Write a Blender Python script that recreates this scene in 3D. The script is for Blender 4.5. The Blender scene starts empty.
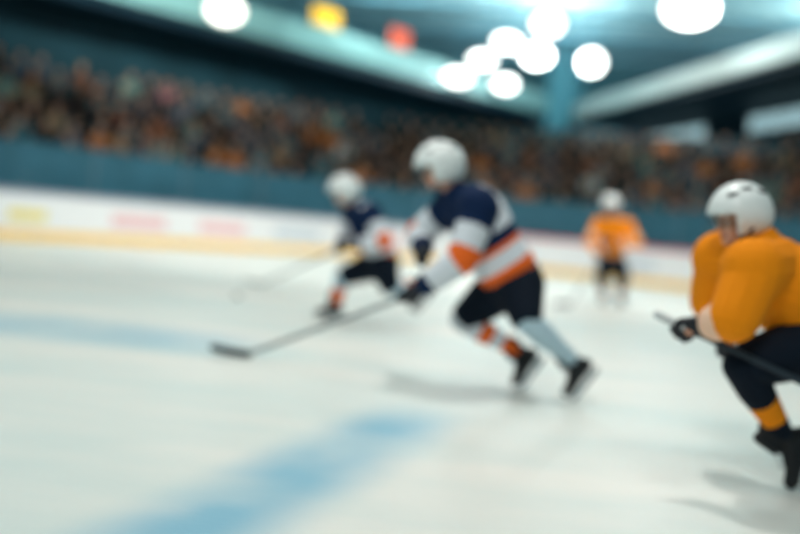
import bpy, bmesh, math, random
import numpy as np
from mathutils import Vector, Matrix
random.seed(7)
S = bpy.context.scene
COL = S.collection
V = Vector

# ------------------------------------------------------------------ camera
FPX = 889.0
HCAM = 1.1
ROLL = math.atan(0.092)
PITCH = math.atan(43.0 / FPX)
_f = V((0, math.cos(PITCH), -math.sin(PITCH)))
_u0 = V((0, math.sin(PITCH), math.cos(PITCH)))
_r0 = V((1, 0, 0))
CR = _r0 * math.cos(ROLL) + _u0 * math.sin(ROLL)
CU = -_r0 * math.sin(ROLL) + _u0 * math.cos(ROLL)
CAMP = V((0, 0, HCAM))
cd = bpy.data.cameras.new('camera')
cam = bpy.data.objects.new('camera', cd)
COL.objects.link(cam)
m3 = Matrix((CR, CU, -_f)).transposed()
cam.matrix_world = Matrix.Translation(CAMP) @ m3.to_4x4()
cd.sensor_width = 36.0
cd.lens = FPX * 36.0 / 800.0
cd.clip_end = 300
cd.dof.use_dof = True
cd.dof.focus_distance = 2.8
cd.dof.aperture_fstop = 0.54
S.camera = cam

def at(px, py, Y):
    d = _f + CR * ((px - 400) / FPX) + CU * ((267 - py) / FPX)
    return CAMP + d * (Y / d.y)

def onice(px, py, z=0.0):
    d = _f + CR * ((px - 400) / FPX) + CU * ((267 - py) / FPX)
    return CAMP + d * ((z - HCAM) / d.z)

# ------------------------------------------------------------------ world, exposure, arena floodlighting, added fill lights
w = bpy.data.worlds.new('hall_air')
S.world = w
w.use_nodes = True
w.node_tree.nodes['Background'].inputs[0].default_value = (0.20, 0.46, 0.54, 1)
w.node_tree.nodes['Background'].inputs[1].default_value = 0.42
S.view_settings.view_transform = 'Standard'
S.view_settings.look = 'None'
S.view_settings.exposure = 0.0
S.view_settings.gamma = 1.0

def area(name, loc, target, size, power, color, spread=110):
    l = bpy.data.lights.new(name, 'AREA')
    l.shape = 'DISK'
    l.size = size
    l.energy = power
    l.color = color
    l.spread = math.radians(spread)
    o = bpy.data.objects.new(name, l)
    COL.objects.link(o)
    o.location = loc
    o.rotation_euler = (V(target) - V(loc)).to_track_quat('-Z', 'Y').to_euler()
    return o

ICE_LIGHT = (1.0, 0.96, 0.915)
for x, y in ((-4.5, 2), (3.5, 1), (-3, 9), (-2, 16), (5, 15), (-8, 6), (1, 21)):
    area('rink_floodlight', (x, y, 10.6), (x * 0.9 + 0.4, y + 0.3, 0), 1.3, 74 if y < 12 else 180, ICE_LIGHT, 112)
area('rink_floodlight', (0.75, 7.7, 10.6), (1.0, 6.6, 0), 0.8, 185, ICE_LIGHT, 112)
area('rink_floodlight', (-3.5, -5, 10.6), (0, 7, 0.8), 3.0, 205, ICE_LIGHT, 100)  # front fill added behind the camera for the skaters
area('board_fill_light', (-1, 7, 11), (-3, 24, -0.5), 1.5, 190, ICE_LIGHT, 50)  # this and the next two: unseen lights added to brighten the boards
area('board_fill_light', (3, 7, 11), (6, 23, -0.5), 1.5, 165, ICE_LIGHT, 50)
area('board_fill_light', (-6, 4, 11), (-9, 19, -0.5), 1.5, 105, ICE_LIGHT, 46)

# unseen fill lights added to brighten the two gallery fascias and the ceiling
area('fascia_fill_light', (-12, 14, 11.3), (-9.5, 33, 9.0), 1.0, 420, (0.80, 1.0, 0.97), 44)
area('fascia_fill_light', (-2, 28, 11.5), (-1.0, 41, 9.4), 1.0, 200, (0.80, 1.0, 0.97), 60)
area('fascia_fill_light', (3.5, 27, 11.3), (11.0, 36, 8.8), 1.0, 210, (1.0, 1.0, 0.95), 75)
area('ceiling_fill_light', (6.0, 42, 8.6), (6.0, 43, 12), 4.0, 950, (0.84, 0.97, 1.0), 170)
area('ceiling_fill_light', (12.0, 31.5, 8.9), (12.0, 32, 12), 3.0, 1300, (0.95, 1.0, 0.96), 170)

area('ceiling_fill_light', (-1.5, 37, 9.0), (-1.5, 38, 12), 3.0, 420, (0.80, 0.97, 1.0), 170)
area('ceiling_fill_light', (18.0, 37, 9.2), (18.0, 38, 12), 3.0, 700, (0.95, 1.0, 0.96), 170)

# ------------------------------------------------------------------ materials
MATS = {}
def srgb(c):
    return tuple((v / 255 / 12.92) if v / 255 <= 0.04045 else ((v / 255 + 0.055) / 1.055) ** 2.4 for v in c)

def mat(name, rgb, rough=0.7, metal=0.0, noise=0.12, scale=40.0, spec=0.4, bump=0.0, emit=None, es=1.0):
    if name in MATS:
        return MATS[name]
    m = bpy.data.materials.new(name)
    m.use_nodes = True
    nt = m.node_tree
    b = nt.nodes['Principled BSDF']
    c = srgb(rgb)
    tc = nt.nodes.new('ShaderNodeTexCoord')
    n = nt.nodes.new('ShaderNodeTexNoise')
    n.inputs['Scale'].default_value = scale
    n.inputs['Detail'].default_value = 3
    nt.links.new(tc.outputs['Object'], n.inputs['Vector'])
    r = nt.nodes.new('ShaderNodeValToRGB')
    r.color_ramp.elements[0].position = 0.3
    r.color_ramp.elements[1].position = 0.7
    r.color_ramp.elements[0].color = tuple(v * (1 - noise) for v in c) + (1,)
    r.color_ramp.elements[1].color = tuple(min(1, v * (1 + noise)) for v in c) + (1,)
    nt.links.new(n.outputs['Fac'], r.inputs['Fac'])
    nt.links.new(r.outputs['Color'], b.inputs['Base Color'])
    b.inputs['Roughness'].default_value = rough
    b.inputs['Metallic'].default_value = metal
    b.inputs['Specular IOR Level'].default_value = spec
    if bump:
        bp = nt.nodes.new('ShaderNodeBump')
        bp.inputs['Strength'].default_value = bump
        bp.inputs['Distance'].default_value = 0.01
        nt.links.new(n.outputs['Fac'], bp.inputs['Height'])
        nt.links.new(bp.outputs['Normal'], b.inputs['Normal'])
    if emit:
        b.inputs['Emission Color'].default_value = srgb(emit) + (1,)
        b.inputs['Emission Strength'].default_value = es
    MATS[name] = m
    return m

NAVY = mat('navy_jersey_cloth', (6, 32, 66), 0.85, spec=0.2, bump=0.3, scale=120)
WHITE = mat('white_jersey_cloth', (214, 220, 226), 0.85, bump=0.3, scale=120, noise=0.05)
ORNG = mat('orange_stripe_cloth', (232, 100, 22), 0.85, bump=0.3, scale=120, noise=0.06)
AMBER = mat('amber_jersey_cloth', (238, 138, 8), 0.85, spec=0.2, bump=0.3, scale=120, noise=0.06)
PEACH = mat('pale_peach_cloth', (238, 196, 168), 0.85, bump=0.3, scale=120, noise=0.05)
PANTS = mat('dark_nylon', (4, 18, 32), 0.85, spec=0.2, bump=0.2, scale=90)
ICEBLUE = mat('pale_blue_knit', (176, 202, 214), 0.9, bump=0.3, scale=150, noise=0.06)
SKIN = mat('skin', (206, 150, 122), 0.5, noise=0.06, scale=30)
LIPS = mat('lips', (160, 92, 82), 0.5, noise=0.05)
HAIR = mat('dark_brown_hair', (46, 32, 24), 0.7, noise=0.3, scale=90)
EYEW = mat('eye_white', (228, 226, 220), 0.25, noise=0.02)
EYED = mat('eye_iris', (40, 30, 24), 0.2, noise=0.02)
HELM = mat('white_helmet_shell', (226, 232, 230), 0.3, noise=0.02)
HELMP = mat('dark_padding', (26, 30, 34), 0.8)
BOOT = mat('black_boot', (10, 14, 18), 0.6, noise=0.2)
LACE = mat('white_lace', (200, 204, 204), 0.8)
STEEL = mat('steel_blade', (190, 198, 204), 0.25, metal=0.9, noise=0.04)
HOLDER = mat('white_plastic_holder', (196, 202, 202), 0.4, noise=0.03)
GLOVE = mat('black_glove_leather', (14, 20, 30), 0.55, noise=0.25, bump=0.3, scale=70)
GLOVEW = mat('grey_glove_trim', (150, 158, 168), 0.6)
SHAFT = mat('grey_stick_shaft', (120, 128, 130), 0.4, noise=0.1)
SHAFTD = mat('dark_stick_shaft', (30, 42, 52), 0.4, noise=0.1)
TAPE = mat('black_blade_tape', (16, 26, 34), 0.8, noise=0.25, scale=120)
TAPEG = mat('grey_blade_tape', (64, 76, 82), 0.8, noise=0.2, scale=120)
RUBBER = mat('black_rubber', (34, 36, 38), 0.7)
BOARD = mat('white_board_plastic', (226, 229, 230), 0.3, noise=0.02, scale=3)
KICKY = mat('yellow_kick_plate', (236, 196, 112), 0.4, noise=0.04, scale=5)
RAILM = mat('mauve_grey_top_rail', (150, 156, 172), 0.4, noise=0.04)
RAILR = mat('red_top_rail', (206, 66, 84), 0.4, noise=0.05)
ADY = mat('yellow_advert_print', (226, 210, 120), 0.35, noise=0.05)
ADP = mat('pale_pink_advert_print', (226, 188, 190), 0.35, noise=0.05)
ADO = mat('pale_orange_advert_print', (234, 202, 168), 0.35, noise=0.05)
ADG = mat('pale_grey_advert_print', (196, 206, 214), 0.35, noise=0.05)
STANDW = mat('teal_painted_wall', (66, 116, 134), 0.6, noise=0.16, scale=1.2)
CONC = mat('dark_concrete', (60, 62, 62), 0.85, noise=0.2, scale=3)
BENCHM = mat('dark_brown_bench_plank', (52, 42, 36), 0.6, noise=0.2, scale=12)
FASL = mat('teal_lit_fascia_panel', (150, 190, 186), 0.5, noise=0.08, scale=0.8)  # this side's dimmer, teal light is put into the colour
FASR = mat('pale_grey_fascia_panel', (204, 214, 208), 0.5, noise=0.05, scale=0.8)
DARKB = mat('dark_blue_steel', (12, 40, 54), 0.6, noise=0.2, scale=2)
WALLT = mat('deep_teal_wall', (29, 64, 74), 0.7, noise=0.2, scale=0.6)
CEILM = mat('pale_teal_ceiling', (146, 184, 188), 0.8, noise=0.10, scale=0.25)
TRUSSM = mat('blue_grey_steel', (92, 140, 156), 0.5, metal=0.2, noise=0.1, scale=3)
HOUS = mat('dark_lamp_housing', (50, 66, 72), 0.5)
LENS = mat('lit_lamp_lens', (255, 252, 244), 0.4, emit=(255, 250, 238), es=3.2)
LENSW = mat('warm_lit_lamp_lens', (255, 246, 232), 0.4, emit=(255, 244, 228), es=2.2)
SIGNY = mat('lit_amber_sign_face', (200, 150, 20), 0.4, emit=(236, 172, 24), es=0.8)
SIGNR = mat('lit_red_sign_face', (190, 70, 36), 0.4, emit=(214, 72, 24), es=0.8)
WINL = mat('lit_suite_glazing', (170, 200, 206), 0.3, emit=(176, 212, 218), es=0.75)
WINF = mat('dark_window_frame', (30, 52, 62), 0.5)

def glass_mat(nm, ior, flat=None):
    m = bpy.data.materials.new(nm)
    m.use_nodes = True
    nt = m.node_tree
    nt.nodes.clear()
    o = nt.nodes.new('ShaderNodeOutputMaterial')
    mx = nt.nodes.new('ShaderNodeMixShader')
    t = nt.nodes.new('ShaderNodeBsdfTransparent')
    t.inputs[0].default_value = (0.93, 0.975, 0.98, 1)
    g = nt.nodes.new('ShaderNodeBsdfGlossy')
    g.inputs['Roughness'].default_value = 0.05
    lw = nt.nodes.new('ShaderNodeFresnel')
    lw.inputs['IOR'].default_value = ior
    if flat is None:
        nt.links.new(lw.outputs[0], mx.inputs[0])
    else:
        mx.inputs[0].default_value = flat
    nt.links.new(t.outputs[0], mx.inputs[1])
    nt.links.new(g.outputs[0], mx.inputs[2])
    nt.links.new(mx.outputs[0], o.inputs[0])
    return m
GLASS = glass_mat('rink_glass', 1.25)
VISOR = glass_mat('clear_visor', 1.1, 0.04)

def ice_mat():
    m = bpy.data.materials.new('rink_ice')
    m.use_nodes = True
    nt = m.node_tree
    L = nt.links.new
    b = nt.nodes['Principled BSDF']
    geo = nt.nodes.new('ShaderNodeNewGeometry')
    # worn, scraped ice: soft stretched frost patches
    mp = nt.nodes.new('ShaderNodeMapping')
    mp.inputs['Rotation'].default_value = (0, 0, 0.5)
    mp.inputs['Scale'].default_value = (0.35, 0.9, 1)
    L(geo.outputs['Position'], mp.inputs['Vector'])
    n = nt.nodes.new('ShaderNodeTexNoise')
    n.inputs['Scale'].default_value = 1.1
    n.inputs['Detail'].default_value = 4
    L(mp.outputs[0], n.inputs['Vector'])
    r = nt.nodes.new('ShaderNodeValToRGB')
    r.color_ramp.elements[0].position = 0.34
    r.color_ramp.elements[1].position = 0.66
    r.color_ramp.elements[0].color = srgb((208, 222, 218)) + (1,)
    r.color_ramp.elements[1].color = srgb((236, 234, 226)) + (1,)
    L(n.outputs['Fac'], r.inputs['Fac'])
    # two broad pale blue bands in the ice colour, soft-edged and cloudy
    def M(op, a, b=None):
        n_ = nt.nodes.new('ShaderNodeMath'); n_.operation = op
        for i_, v_ in enumerate((a, b)):
            if v_ is None: continue
            if isinstance(v_, (int, float)): n_.inputs[i_].default_value = v_
            else: L(v_, n_.inputs[i_])
        return n_.outputs[0]
    def SS(v_, lo, hi, t0, t1):
        q_ = nt.nodes.new('ShaderNodeMapRange'); q_.interpolation_type = 'SMOOTHSTEP'
        L(v_, q_.inputs['Value'])
        for k_, x_ in (('From Min', lo), ('From Max', hi), ('To Min', t0), ('To Max', t1)): q_.inputs[k_].default_value = x_
        return q_.outputs[0]
    n2 = nt.nodes.new('ShaderNodeTexNoise')
    n2.inputs['Scale'].default_value = 1.3
    L(geo.outputs['Position'], n2.inputs['Vector'])
    tot = None
    for (p0, p1, half, amt) in (((-5.5, 7.3), (-0.6, 7.15), 1.0, 0.62), ((-1.0, 2.0), (0.35, 5.6), 0.42, 0.95)):
        c0 = V(((p0[0] + p1[0]) / 2, (p0[1] + p1[1]) / 2, 0)); dv = V((p1[0] - p0[0], p1[1] - p0[1], 0)); ln = dv.length / 2; dv.normalize()
        sb = nt.nodes.new('ShaderNodeVectorMath'); sb.operation = 'SUBTRACT'; sb.inputs[1].default_value = c0
        L(geo.outputs['Position'], sb.inputs[0])
        comps = []
        for ax_ in (dv, V((-dv.y, dv.x, 0))):
            dt = nt.nodes.new('ShaderNodeVectorMath'); dt.operation = 'DOT_PRODUCT'; dt.inputs[1].default_value = ax_
            L(sb.outputs[0], dt.inputs[0])
            comps.append(M('ABSOLUTE', dt.outputs['Value']))
        k_ = M('MULTIPLY', SS(comps[0], ln * 0.45, ln, amt, 0.0), SS(comps[1], half * 0.1, half, 1.0, 0.0))
        tot = k_ if tot is None else M('MAXIMUM', tot, k_)
    mu_out = M('MULTIPLY', tot, SS(n2.outputs['Fac'], 0.3, 0.6, 0.6, 1.0))
    mix = nt.nodes.new('ShaderNodeMix'); mix.data_type = 'RGBA'
    L(mu_out, mix.inputs['Factor'])
    L(r.outputs['Color'], mix.inputs['A'])
    mix.inputs['B'].default_value = srgb((130, 184, 206)) + (1,)
    L(mix.outputs['Result'], b.inputs['Base Color'])
    b.inputs['Roughness'].default_value = 0.38
    b.inputs['Specular IOR Level'].default_value = 0.25
    n3 = nt.nodes.new('ShaderNodeTexNoise')
    n3.inputs['Scale'].default_value = 30
    L(geo.outputs['Position'], n3.inputs['Vector'])
    bp = nt.nodes.new('ShaderNodeBump')
    bp.inputs['Strength'].default_value = 0.12
    bp.inputs['Distance'].default_value = 0.01
    L(n3.outputs['Fac'], bp.inputs['Height'])
    L(bp.outputs['Normal'], b.inputs['Normal'])
    return m
ICE = ice_mat()

# ------------------------------------------------------------------ mesh helpers
def link(name, me, parent=None, mats=()):
    o = bpy.data.objects.new(name, me)
    for m in mats:
        me.materials.append(m)
    COL.objects.link(o)
    if parent is not None:
        o.parent = parent
        o.matrix_parent_inverse = parent.matrix_world.inverted() if parent.type != 'EMPTY' else Matrix.Translation(-parent.location)
    return o

def from_bm(name, bm, m, parent=None, smooth=False):
    me = bpy.data.meshes.new(name)
    bmesh.ops.recalc_face_normals(bm, faces=bm.faces)
    bm.to_mesh(me)
    bm.free()
    if smooth:
        me.polygons.foreach_set('use_smooth', [True] * len(me.polygons))
    return link(name, me, parent, m if isinstance(m, (list, tuple)) else (m,))

def empty(name, loc):
    o = bpy.data.objects.new(name, None)
    o.location = loc
    o.empty_display_size = 0.2
    COL.objects.link(o)
    return o

def tag(o, label=None, cat=None, group=None, kind=None):
    if label: o['label'] = label
    if cat: o['category'] = cat
    if group: o['group'] = group
    if kind: o['kind'] = kind
    return o

def frame_from(d, hint=V((0, 0, 1))):
    d = V(d).normalized()
    if abs(d.dot(hint)) > 0.98:
        hint = V((1, 0, 0))
    x = d.cross(hint).normalized()
    y = x.cross(d).normalized()
    return d, x, y

def capsule(bm, a, b, ra, rb, seg=12, flat=1.0, hint=V((0, 0, 1))):
    a, b = V(a), V(b)
    d, x, y = frame_from(b - a, hint)
    rings = []
    for k in (80, 55, 28, 0):
        t = math.radians(k)
        rings.append((a - d * ra * math.sin(t), ra * math.cos(t)))
    for k in (0, 28, 55, 80):
        t = math.radians(k)
        rings.append((b + d * rb * math.sin(t), rb * math.cos(t)))
    vs = []
    for c, r in rings:
        vs.append([bm.verts.new(c + x * (r * math.cos(2 * math.pi * i / seg)) + y * (r * flat * math.sin(2 * math.pi * i / seg))) for i in range(seg)])
    for q in range(len(vs) - 1):
        for i in range(seg):
            j = (i + 1) % seg
            bm.faces.new((vs[q][i], vs[q][j], vs[q + 1][j], vs[q + 1][i]))
    bm.faces.new(vs[0][::-1])
    bm.faces.new(vs[-1])

def ellipsoid(bm, c, rad, M=None, seg=16, rings=10):
    M3 = M or Matrix.Identity(3)
    mt = Matrix.Translation(V(c)) @ M3.to_4x4() @ Matrix.Diagonal((rad[0], rad[1], rad[2], 1))
    bmesh.ops.create_uvsphere(bm, u_segments=seg, v_segments=rings, radius=1.0, matrix=mt)

def obox(bm, c, ax, ay, az, hx, hy, hz, bev=0.0):
    """oriented box"""
    c = V(c)
    vs = []
    for sx in (-1, 1):
        for sy in (-1, 1):
            for sz in (-1, 1):
                vs.append(bm.verts.new(c + V(ax) * hx * sx + V(ay) * hy * sy + V(az) * hz * sz))
    q = [(0, 1, 3, 2), (4, 6, 7, 5), (0, 4, 5, 1), (2, 3, 7, 6), (0, 2, 6, 4), (1, 5, 7, 3)]
    fs = [bm.faces.new([vs[i] for i in f]) for f in q]
    if bev:
        es = set(e for f in fs for e in f.edges)
        bmesh.ops.bevel(bm, geom=list(es), offset=bev, segments=2, affect='EDGES', profile=0.5)

def solid(name, bm, voxel, mats, parent=None, matfn=None, smooth=4, factor=0.5):
    """union of the closed shapes in bm as one smooth skin"""
    me = bpy.data.meshes.new('raw')
    bmesh.ops.recalc_face_normals(bm, faces=bm.faces)
    bm.to_mesh(me)
    bm.free()
    o = bpy.data.objects.new('raw', me)
    COL.objects.link(o)
    r = o.modifiers.new('r', 'REMESH')
    r.mode = 'VOXEL'
    r.voxel_size = voxel
    s = o.modifiers.new('s', 'SMOOTH')
    s.iterations = smooth
    s.factor = factor
    dg = bpy.context.evaluated_depsgraph_get()
    me2 = bpy.data.meshes.new_from_object(o.evaluated_get(dg))
    bpy.data.objects.remove(o)
    bpy.data.meshes.remove(me)
    me2.name = name
    me2.materials.clear()
    me2.polygons.foreach_set('use_smooth', [True] * len(me2.polygons))
    ob = link(name, me2, parent, mats)
    if matfn is not None:
        n = len(me2.polygons)
        c = np.empty(n * 3)
        me2.polygons.foreach_get('center', c)
        me2.polygons.foreach_set('material_index', np.asarray(matfn(c.reshape(n, 3)), dtype=np.int32))
    return ob

def seg_t(c, a, b):
    a = np.array(a); b = np.array(b)
    d = b - a
    t = ((c - a) @ d) / (d @ d)
    tc = np.clip(t, 0, 1)
    return t, np.linalg.norm(c - (a + tc[:, None] * d), axis=1)

# ------------------------------------------------------------------ the bowl: boards line = straight, curve, straight
UA = math.atan2(0.742, 0.67)
TURN = UA + math.radians(80)
UU = V((math.cos(UA), math.sin(UA), 0))
T1 = V((-3.9, 24.2, 0))
RAD = 8.0
CEN = T1 + V((math.sin(UA), -math.cos(UA), 0)) * RAD
ARC = RAD * TURN

def bowl(s, d, z=0.0):
    """point at arc length s along the boards, d metres outside them; and the outward normal"""
    if s <= 0:
        n = V((-math.sin(UA), math.cos(UA), 0)); p = T1 + UU * s
    elif s >= ARC:
        a = UA - TURN
        n = V((-math.sin(a), math.cos(a), 0)); p = CEN + n * RAD + V((math.cos(a), math.sin(a), 0)) * (s - ARC)
    else:
        a = UA - s / RAD
        n = V((-math.sin(a), math.cos(a), 0)); p = CEN + n * RAD
    q = p + n * d
    return V((q.x, q.y, z)), n

def sweep(bm, prof, s0, s1, step=0.6):
    """sweep a closed profile of (d, z) along the boards' line"""
    k = max(2, int((s1 - s0) / step) + 1)
    rows = []
    for i in range(k):
        s = s0 + (s1 - s0) * i / (k - 1)
        rows.append([bm.verts.new(bowl(s, d, z)[0]) for d, z in prof])
    m = len(prof)
    for i in range(k - 1):
        for j in range(m):
            bm.faces.new((rows[i][j], rows[i][(j + 1) % m], rows[i + 1][(j + 1) % m], rows[i + 1][j]))
    bm.faces.new(rows[0])
    bm.faces.new(rows[-1][::-1])

SL, SR = -22.0, ARC + 10.0

# ice sheet
bm = bmesh.new()
pts = [bowl(SL + (SR - SL) * i / 60, 0.3)[0] for i in range(61)]
pts += [V((pts[-1].x + 2, -6, 0)), V((pts[0].x - 4, -6, 0))]
top = [bm.verts.new(p) for p in pts]
bot = [bm.verts.new(p - V((0, 0, 0.15))) for p in pts]
bm.faces.new(top)
bm.faces.new(bot[::-1])
for i in range(len(top)):
    j = (i + 1) % len(top)
    bm.faces.new((top[i], bot[i], bot[j], top[j]))
tag(from_bm('floor', bm, ICE), 'white scraped ice sheet with two soft pale blue bands', kind='structure')

# walkway slab behind the boards
bm = bmesh.new()
sweep(bm, [(0.3, -0.15), (1.7, -0.15), (1.7, 0.0), (0.3, 0.0)], SL, SR)
tag(from_bm('floor_walkway', bm, CONC), kind='structure')

# teal front wall of the stand
bm = bmesh.new()
sweep(bm, [(1.6, 0), (1.8, 0), (1.8, 2.17), (1.84, 2.17), (1.84, 2.25), (1.56, 2.25), (1.56, 2.17), (1.6, 2.17)], SL, SR)
tag(from_bm('wall_stand_front', bm, STANDW), kind='structure')

# stepped terrace
NR, RUN, RISE, Z0, D0 = 7, 0.92, 0.44, 1.3, 1.82
prof = [(D0, 0), (D0, Z0)]
for i in range(NR):
    prof.append((D0 + RUN * (i + 1), Z0 + RISE * i))
    prof.append((D0 + RUN * (i + 1), Z0 + RISE * (i + 1)))
DB = D0 + RUN * NR
ZB = Z0 + RISE * NR
prof += [(DB + 0.6, ZB), (DB + 0.6, 0)]
bm = bmesh.new()
sweep(bm, prof, SL, SR)
tag(from_bm('floor_terrace', bm, CONC), kind='structure')
# rear parapet
bm = bmesh.new()
sweep(bm, [(DB + 0.6, 0), (DB + 0.8, 0), (DB + 0.8, ZB + 0.9), (DB + 0.6, ZB + 0.9)], SL, SR)
tag(from_bm('wall_stand_rear', bm, WALLT), kind='structure')

# ------------------------------------------------------------------ upper galleries, outer walls, ceiling
ND = V((-math.sin(UA), math.cos(UA), 0))
LDIR = V((0.69, 0.7238, 0)).normalized()
LN = V((-LDIR.y, LDIR.x, 0))
WDIR = V((0.176, -0.984, 0)).normalized()
WN = V((0.984, 0.176, 0)).normalized()
K = V((8.6, 51.6, 0))
UZ = V((0, 0, 1))

def slab_between(bm, a, b, nrm, d0, d1, z0, z1):
    """prism along a-b, from d0 to d1 out along nrm, from z0 to z1"""
    a, b = V(a), V(b)
    c = (a + b) / 2 + nrm * (d0 + d1) / 2 + UZ * (z0 + z1) / 2
    dr = (b - a)
    obox(bm, c, dr.normalized(), nrm, UZ, dr.length / 2, (d1 - d0) / 2, (z1 - z0) / 2)

La, Lb = K - LDIR * 46, K
Wa, Wb = K, K + WDIR * 40
bm = bmesh.new(); slab_between(bm, La, Lb, LN, 0, 0.25, 8.02, 9.1)
tag(from_bm('trim_gallery_fascia_left', bm, FASL), kind='structure')
bm = bmesh.new(); slab_between(bm, La, Lb, LN, 0.02, 9, 7.6, 8.02)
tag(from_bm('floor_gallery_left', bm, DARKB), kind='structure')
bm = bmesh.new(); slab_between(bm, Wa, Wb, WN, 0, 0.25, 7.85, 8.6)
tag(from_bm('trim_gallery_fascia_right', bm, FASR), kind='structure')
bm = bmesh.new(); slab_between(bm, Wa, Wb, WN, 0.25, 9, 7.6, 8.0)
tag(from_bm('floor_gallery_right', bm, DARKB), kind='structure')
# walls under and above the galleries
bm = bmesh.new(); slab_between(bm, La - LDIR * 2, Lb + LDIR * 3, LN, 2.6, 2.8, 0, 7.6)
tag(from_bm('wall_left', bm, WALLT), kind='structure')
bm = bmesh.new(); slab_between(bm, Wa - WDIR * 4, Wb, WN, 4.6, 4.8, 0, 7.5)
tag(from_bm('wall_right', bm, DARKB), kind='structure')
bm = bmesh.new(); slab_between(bm, La - LDIR * 2, Lb + LDIR * 12, LN, 8.8, 9.0, 7.6, 13)
tag(from_bm('wall_upper_left', bm, mat('haze_toned_teal_wall', (104, 156, 166), 0.7, noise=0.15, scale=0.5)), kind='structure')  # paler tone stands in for the haze around the lamps
bm = bmesh.new(); slab_between(bm, Wa - WDIR * 12, Wb, WN, 8.8, 9.0, 7.5, 13)
tag(from_bm('wall_upper_right', bm, mat('haze_toned_blue_wall', (84, 150, 184), 0.7, noise=0.15, scale=0.5)), kind='structure')  # lightened as well, lamp haze put into the wall colour
# corner pillar
bm = bmesh.new()
obox(bm, K + V((-0.25, -1.1, 5.9)), LDIR, LN, UZ, 0.75, 0.75, 5.9, 0.05)
tag(from_bm('trim_corner_pillar', bm, mat('pale_teal_pillar', (92, 156, 170), 0.6, noise=0.1, scale=1)), kind='structure')
# ceiling
ZC = 12.0
bm = bmesh.new()
obox(bm, (2, 27, ZC + 0.1), (1, 0, 0), (0, 1, 0), UZ, 48, 44, 0.1)
tag(from_bm('ceiling', bm, CEILM), kind='structure')
# roof beams
for i in range(7):
    c = K + V((-1.5, -2.5, 0)) - V((0.16, 0.987, 0)) * (i * 5.2)
    bm = bmesh.new()
    ax = V((0.987, -0.16, 0))
    for zz, hh in ((ZC - 0.25, 0.07), (ZC - 1.05, 0.07)):
        obox(bm, (c.x, c.y, zz), ax, V((0.16, 0.987, 0)), UZ, 26, 0.09, hh)
    for k in range(-26, 26, 2):
        p = V((c.x, c.y, 0)) + ax * k
        capsule(bm, p + UZ * (ZC - 1.05), p + ax * 1 + UZ * (ZC - 0.25), 0.035, 0.035, 6)
        capsule(bm, p + ax * 1 + UZ * (ZC - 0.25), p + ax * 2 + UZ * (ZC - 1.05), 0.035, 0.035, 6)
    tag(from_bm('trim_roof_truss', bm, TRUSSM), kind='structure')

# ------------------------------------------------------------------ rink boards and glass, panel by panel
ORD = ['first', 'second', 'third', 'fourth', 'fifth', 'sixth', 'seventh', 'eighth', 'ninth', 'tenth', 'eleventh', 'twelfth', 'thirteenth', 'fourteenth']

def swept(name, prof, s0, s1, m, parent, step=0.3):
    bm = bmesh.new()
    sweep(bm, prof, s0, s1, step)
    return from_bm(name, bm, m, parent)

PL = 2.45
n_str = 5
ADS = {-4: ADO, -3: ADY, -2: ADP, -1: ADP, 0: ADG, 1: ADP, 4: ADG, 6: ADP}
panel_list = [(-k * PL, -(k - 1) * PL, -k) for k in range(n_str, 0, -1)]
nc = 7
cl = ARC / nc
panel_list += [(k * cl, (k + 1) * cl, k) for k in range(nc)]
panel_list += [(ARC, ARC + PL, nc)]
for s0, s1, idx in panel_list:
    base = bowl((s0 + s1) / 2, 0.05)[0]
    t = empty('rink_board', base)
    g = 0.006
    ad = ADS.get(idx)
    adname = {ADO: 'pale orange', ADY: 'pale yellow', ADP: 'faint pink', ADG: 'pale grey'}.get(ad)
    feat = ('with %s advert print' % adname) if ad else 'without an advert'
    if idx < 0:
        lb = 'white rink board %s, %s on the straight before the curve' % (feat, ORD[-idx - 1])
    elif idx < nc:
        lb = 'white rink board %s, %s along the curve from the straight' % (feat, ORD[idx])
    else:
        lb = 'white rink board on the side straight just past the end of the curve'
    tag(t, lb, 'rink board', 'rink boards around the ice')
    swept('panel', [(0, 0), (0.1, 0), (0.1, 1.02), (0, 1.02)], s0 + g, s1 - g, BOARD, t)
    swept('kick_plate', [(-0.015, 0.002), (-0.0005, 0.002), (-0.0005, 0.22), (-0.015, 0.22)], s0 + g, s1 - g, KICKY, t)
    red = idx >= 3
    swept('top_rail', [(-0.03, 1.0205), (0.13, 1.0205), (0.13, 1.085), (0.11, 1.1), (-0.01, 1.1), (-0.03, 1.085)], s0 + g, s1 - g, RAILR if red else RAILM, t)
    if ad:
        L = s1 - s0
        z = (0.42, 0.66) if ad is ADY else ((0.50, 0.58) if ad is ADO else (0.40, 0.72))
        swept('advert', [(-0.006, z[0]), (-0.0005, z[0]), (-0.0005, z[1]), (-0.006, z[1])], s0 + L * 0.2, s1 - L * (0.45 if ad is ADY else 0.2), ad, t)
    gt = empty('glass_panel', bowl((s0 + s1) / 2, 0.05, 1.1)[0])
    where = ('%s on the straight before the curve' % ORD[-idx - 1]) if idx < 0 else (('%s along the curve from the straight' % ORD[idx]) if idx < nc else 'on the side straight past the curve')
    tag(gt, 'clear glass on the boards, ' + where, 'rink glass', 'glass panels on the boards')
    swept('pane', [(0.044, 1.102), (0.056, 1.102), (0.056, 2.75), (0.044, 2.75)], s0 + 0.03, s1 - 0.03, GLASS, gt)
    bm = bmesh.new()
    p, nn = bowl(s0, 0.07, 1.95)
    obox(bm, p, nn, nn.cross(UZ), UZ, 0.02, 0.012, 0.848, 0.003)
    from_bm('support_post', bm, mat('grey_glass_post', (120, 140, 148), 0.4, metal=0.3), gt)

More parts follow.
